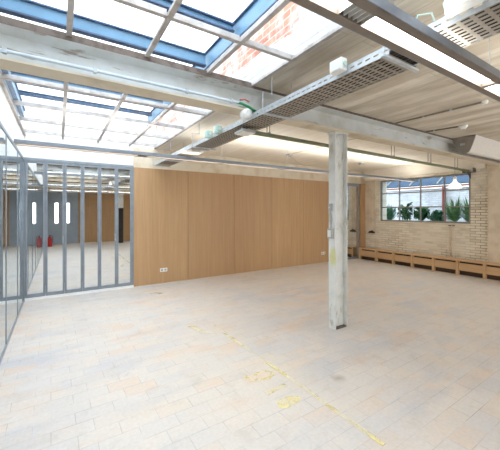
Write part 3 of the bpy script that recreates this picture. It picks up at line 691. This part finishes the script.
# textile air duct under the ceiling
r = thing('air_duct', 'half-round grey fabric air duct under the ceiling at the right edge', 'duct', (7.5, 2.5, 2.66))
prof = [(2.36, ZC-.004), (2.385, 2.86), (2.42, 2.76), (2.455, 2.675), (2.48, 2.655), (2.52, 2.652), (2.57, 2.665), (2.62, 2.70), (2.67, 2.75), (2.70, 2.80), (2.715, 2.86), (2.72, ZC-.004)]
MB().prism(prof, 6.22, 8.78, 'x').build('body', M['fabric'], r)
MB().prism([(2.54+(y-2.54)*1.012, 2.8+(z-2.8)*1.012 if z < 2.94 else z) for y, z in prof], 6.20, 6.22, 'x').build('end_cap', M['cap'], r)
MB().box(6.192, 6.20, 2.52, 2.60, 2.79, 2.83).build('handle', M['galv'], r)

# ------------------------------------------------------------------ wall details
def socket(xa, label):
    r = thing('wall_socket', label, 'socket', (xa, YB-.02, .26), 'white double sockets')
    MB().box(xa-.08, xa+.08, YB-.03, YB-.02, .26, .34).build('plate', M['plastic'], r, .003)
    for s in (-1, 1):
        MB().lathe((xa+s*.038, YB-.034, .30), [(.0, .003), (.02, .003), (.024, 0), (.026, .004)], 18, 'y').build('outlet', M['plastic_grey'], r)
socket(1.965, 'white double socket low on the oak wall near the folding doors')
socket(6.90, 'white double socket low on the oak wall left of the column')
r = thing('wall_fitting', 'small black fitting with wings on the brick wall left of the window', 'fitting', (XR-.05, 6.3, .86))
MB().prism([(6.20, .87), (6.40, .87), (6.39, .90), (6.35, .935), (6.31, .905), (6.29, .96), (6.27, .905), (6.24, .93), (6.21, .90)], XR-.12, XR-.028, 'x').build('body', M['black'], r)
MB().tube([(XR-.038, 6.30, .96), (XR-.038, 6.30, 2.2)], .010, 8).build('conduit_pipe', M['plaster_pink'], r)
for dy, lab in ((0, 'left'), (.09, 'right')):
    y = 3.95-dy
    rr = thing('downpipe', 'thin stained pipe down the brick under the window, %s one of the pair' % lab, 'pipe', (XR-.03, y, .38), 'pipes under the window')
    MB().tube([(XR-.03, y, .376), (XR-.03, y, 1.20)], .016, 10).build('pipe', M['plaster_pink'], rr)
    MB().box(XR-.05, XR-.002, y-.024, y+.024, 1.20, 1.225).build('collar', M['rust'], rr)
# pendant lamp
r = thing('pendant_lamp', 'white glass bell pendant hanging in front of the wide window', 'lamp', (8.3, 3.60, 2.16))
MB().lathe((8.3, 3.60, 2.16), [(.15, 0), (.15, .02), (.135, .07), (.10, .12), (.06, .15), (.04, .19), (.035, .22)], 32).build('lamp_shade', M['lampglass'], r, 0, True)
MB().lathe((8.3, 3.60, 2.38), [(.036, 0), (.036, .05), (.015, .08)], 16).build('lamp_holder', M['plastic'], r)
MB().tube([(8.3, 3.60, 2.46), (8.3, 3.60, ZC)], .005, 6).build('cord', M['plastic_grey'], r)
# hall extinguishers, seen reflected
def extinguisher(x, y, label):
    r = thing('fire_extinguisher', label, 'fire extinguisher', (x, y, 0))
    MB().lathe((x, y, .0), [(.09, 0), (.10, .02), (.10, .34), (.08, .40), (.035, .44), (.03, .47)], 24).build('cylinder', M['red'], r, 0, True)
    MB().box(x-.02, x+.02, y-.06, y+.03, .47, .51).build('valve', M['black'], r)
    MB().tube([(x+.02, y, .49), (x+.10, y, .46), (x+.125, y, .36), (x+.12, y, .15)], .012, 8).build('hose', M['black'], r)
extinguisher(-.33, -2.95, 'red fire extinguisher reflected in the corner of the folding glass doors')

# ------------------------------------------------------------------ outside the brick wall
struct(MB().box(XR+.4, 16, -2, 14, -.2, 0).build('ground', M['pave'], origin=(0,0,0)), 'concrete yard outside the window', 'ground')
b = thing('yard_building', 'white brick shed with a rusty gutter and blue roof across the yard', 'building', (13, 5, 0))
MB().box(11.5, 11.8, -2, 14, 0, 2.42).build('wall', M['brick_yard'], b)
MB().box(11.38, 11.5, -2, 14, 2.44, 2.51).build('gutter', M['gutter'], b)
m = MB().add([(11.4, -2, 2.52), (14.2, -2, 4.3), (14.2, 14, 4.3), (11.4, 14, 2.52), (11.4, -2, 2.56), (14.2, -2, 4.34), (14.2, 14, 4.34), (11.4, 14, 2.56)], [(0,1,2,3),(4,7,6,5),(0,4,5,1),(1,5,6,2),(2,6,7,3),(3,7,4,0)])
rf = m.build('roof', M['roofblue'], b)
sm = MB()
for k in range(16):
    y = -1.5+k
    sm.add([(11.4, y, 2.565), (14.2, y, 4.345), (14.2, y+.04, 4.345), (11.4, y+.04, 2.565), (11.4, y, 2.60), (14.2, y, 4.38), (14.2, y+.04, 4.38), (11.4, y+.04, 2.60)], [(0,1,2,3),(4,7,6,5),(0,4,5,1),(1,5,6,2),(2,6,7,3),(3,7,4,0)])
sm.build('roof_seam', M['steel_dark'], rf)
MB().tube([(11.42, 5.3, 2.435), (11.42, 5.3, 0)], .06, 12).build('rain_pipe', M['redpipe'], b)
# planter and plants
pl = thing('planter', 'long white planter outside the window holding the plants', 'planter', (9.55, 4.75, 0))
MB().box(9.36, 9.76, 3.05, 6.9, 0, 1.20).build('trough', M['white'], pl); MB().box(9.40, 9.72, 3.22, 6.88, 1.20, 1.215).build('soil', M['soil'], pl)
def leaf(m, base, d, up, L, wd, droop, n=6, fold=.15):
    d = Vector(d).normalized(); sidev = d.cross(Vector((0,0,1)))
    sidev = sidev.normalized() if sidev.length > 1e-3 else Vector((1,0,0))
    vs = []; p = Vector(base); dirv = (d*math.cos(up)+Vector((0,0,1))*math.sin(up))
    ang = up
    for i in range(n+1):
        s = i/n; wv = wd*math.sin(PI*min(1, .08+s*.92))**.8 if i < n else .002
        vs += [p-sidev*wv/2+Vector((0,0,fold*wv)), p.copy(), p+sidev*wv/2+Vector((0,0,fold*wv))]
        ang -= droop/n; p = p+(d*math.cos(ang)+Vector((0,0,1))*math.sin(ang))*L/n
    fs = []
    for i in range(n):
        a = i*3; fs += [(a, a+1, a+4, a+3), (a+1, a+2, a+5, a+4)]
    m.add(vs, fs)
def plant(x, y, kind, h, mat, label, seed):
    R = random.Random(seed); z0 = 1.215
    r = thing('potted_plant', label, 'plant', (x, y, z0), 'plants outside the window')
    m = MB(); st = MB()
    st.tube([(x, y, z0), (x+.01, y, z0+.12)], [.02, .014], 8)
    if kind == 'spiky':
        for k in range(110):
            a = R.uniform(0, 2*PI); leaf(m, (x, y, z0+R.uniform(.03, .14)), (math.cos(a), math.sin(a), 0), R.uniform(.5, 1.5), h*R.uniform(.65, 1.05), .042, R.uniform(.1, .9))
    elif kind == 'broad':
        for k in range(64):
            a = R.uniform(0, 2*PI); zz = z0+R.uniform(.05, h*.6); L = R.uniform(.26, .42)
            st.tube([(x, y, zz-.04), (x+math.cos(a)*.08, y+math.sin(a)*.08, zz+.05)], .005, 5)
            leaf(m, (x+math.cos(a)*.08, y+math.sin(a)*.08, zz+.05), (math.cos(a), math.sin(a), 0), R.uniform(.3, 1.1), L, L*.5, R.uniform(.8, 1.8))
    else:
        for k in range(160):
            a = R.uniform(0, 2*PI); zz = z0+R.uniform(.03, h*.7); q = R.uniform(0, .14)
            leaf(m, (x+math.cos(a)*q, y+math.sin(a)*q, zz), (math.cos(a), math.sin(a), 0), R.uniform(.1, 1.2), R.uniform(.12, .24), R.uniform(.07, .11), R.uniform(.4, 1.4))
    m.v = [(x+.15*math.tanh((a-x)/.2), y+.205*math.tanh((b-y)/.15), max(c, z0+.004+.01*abs(b-y))) for a, b, c in m.v]
    st.v = [(a, b, max(c, z0+.001)) for a, b, c in st.v]
    o = m.build('foliage', mat, r)
    st.build('stem', M['leaf'], r)
X = 9.56
plant(X, 6.6, 'bushy', .62, M['leaf_blue'], 'bushy blue-green plant at the left end behind the window', 1)
plant(X, 6.16, 'spiky', .62, M['leaf_blue'], 'pale spiky plant second from the left behind the window', 2)
plant(X, 5.62, 'broad', .80, M['leaf'], 'tall dark broad-leaved plant in the second window bay', 3)
plant(X, 5.08, 'broad', .60, M['leaf'], 'dark broad-leaved plant in the third window bay', 4)
plant(X, 4.62, 'bushy', .45, M['leaf_blue'], 'low blue-green plant between dark plant and spiky palm', 5)
plant(X, 4.17, 'spiky', .85, M['leaf_pale'], 'tall spiky palm just right of the red rain pipe', 6)
plant(X, 3.76, 'spiky', .70, M['leaf_pale'], 'spiky pale plant at the right end behind the window', 7)
plant(X, 3.33, 'bushy', .62, M['leaf'], 'dark bushy plant at the right jamb behind the window', 8)
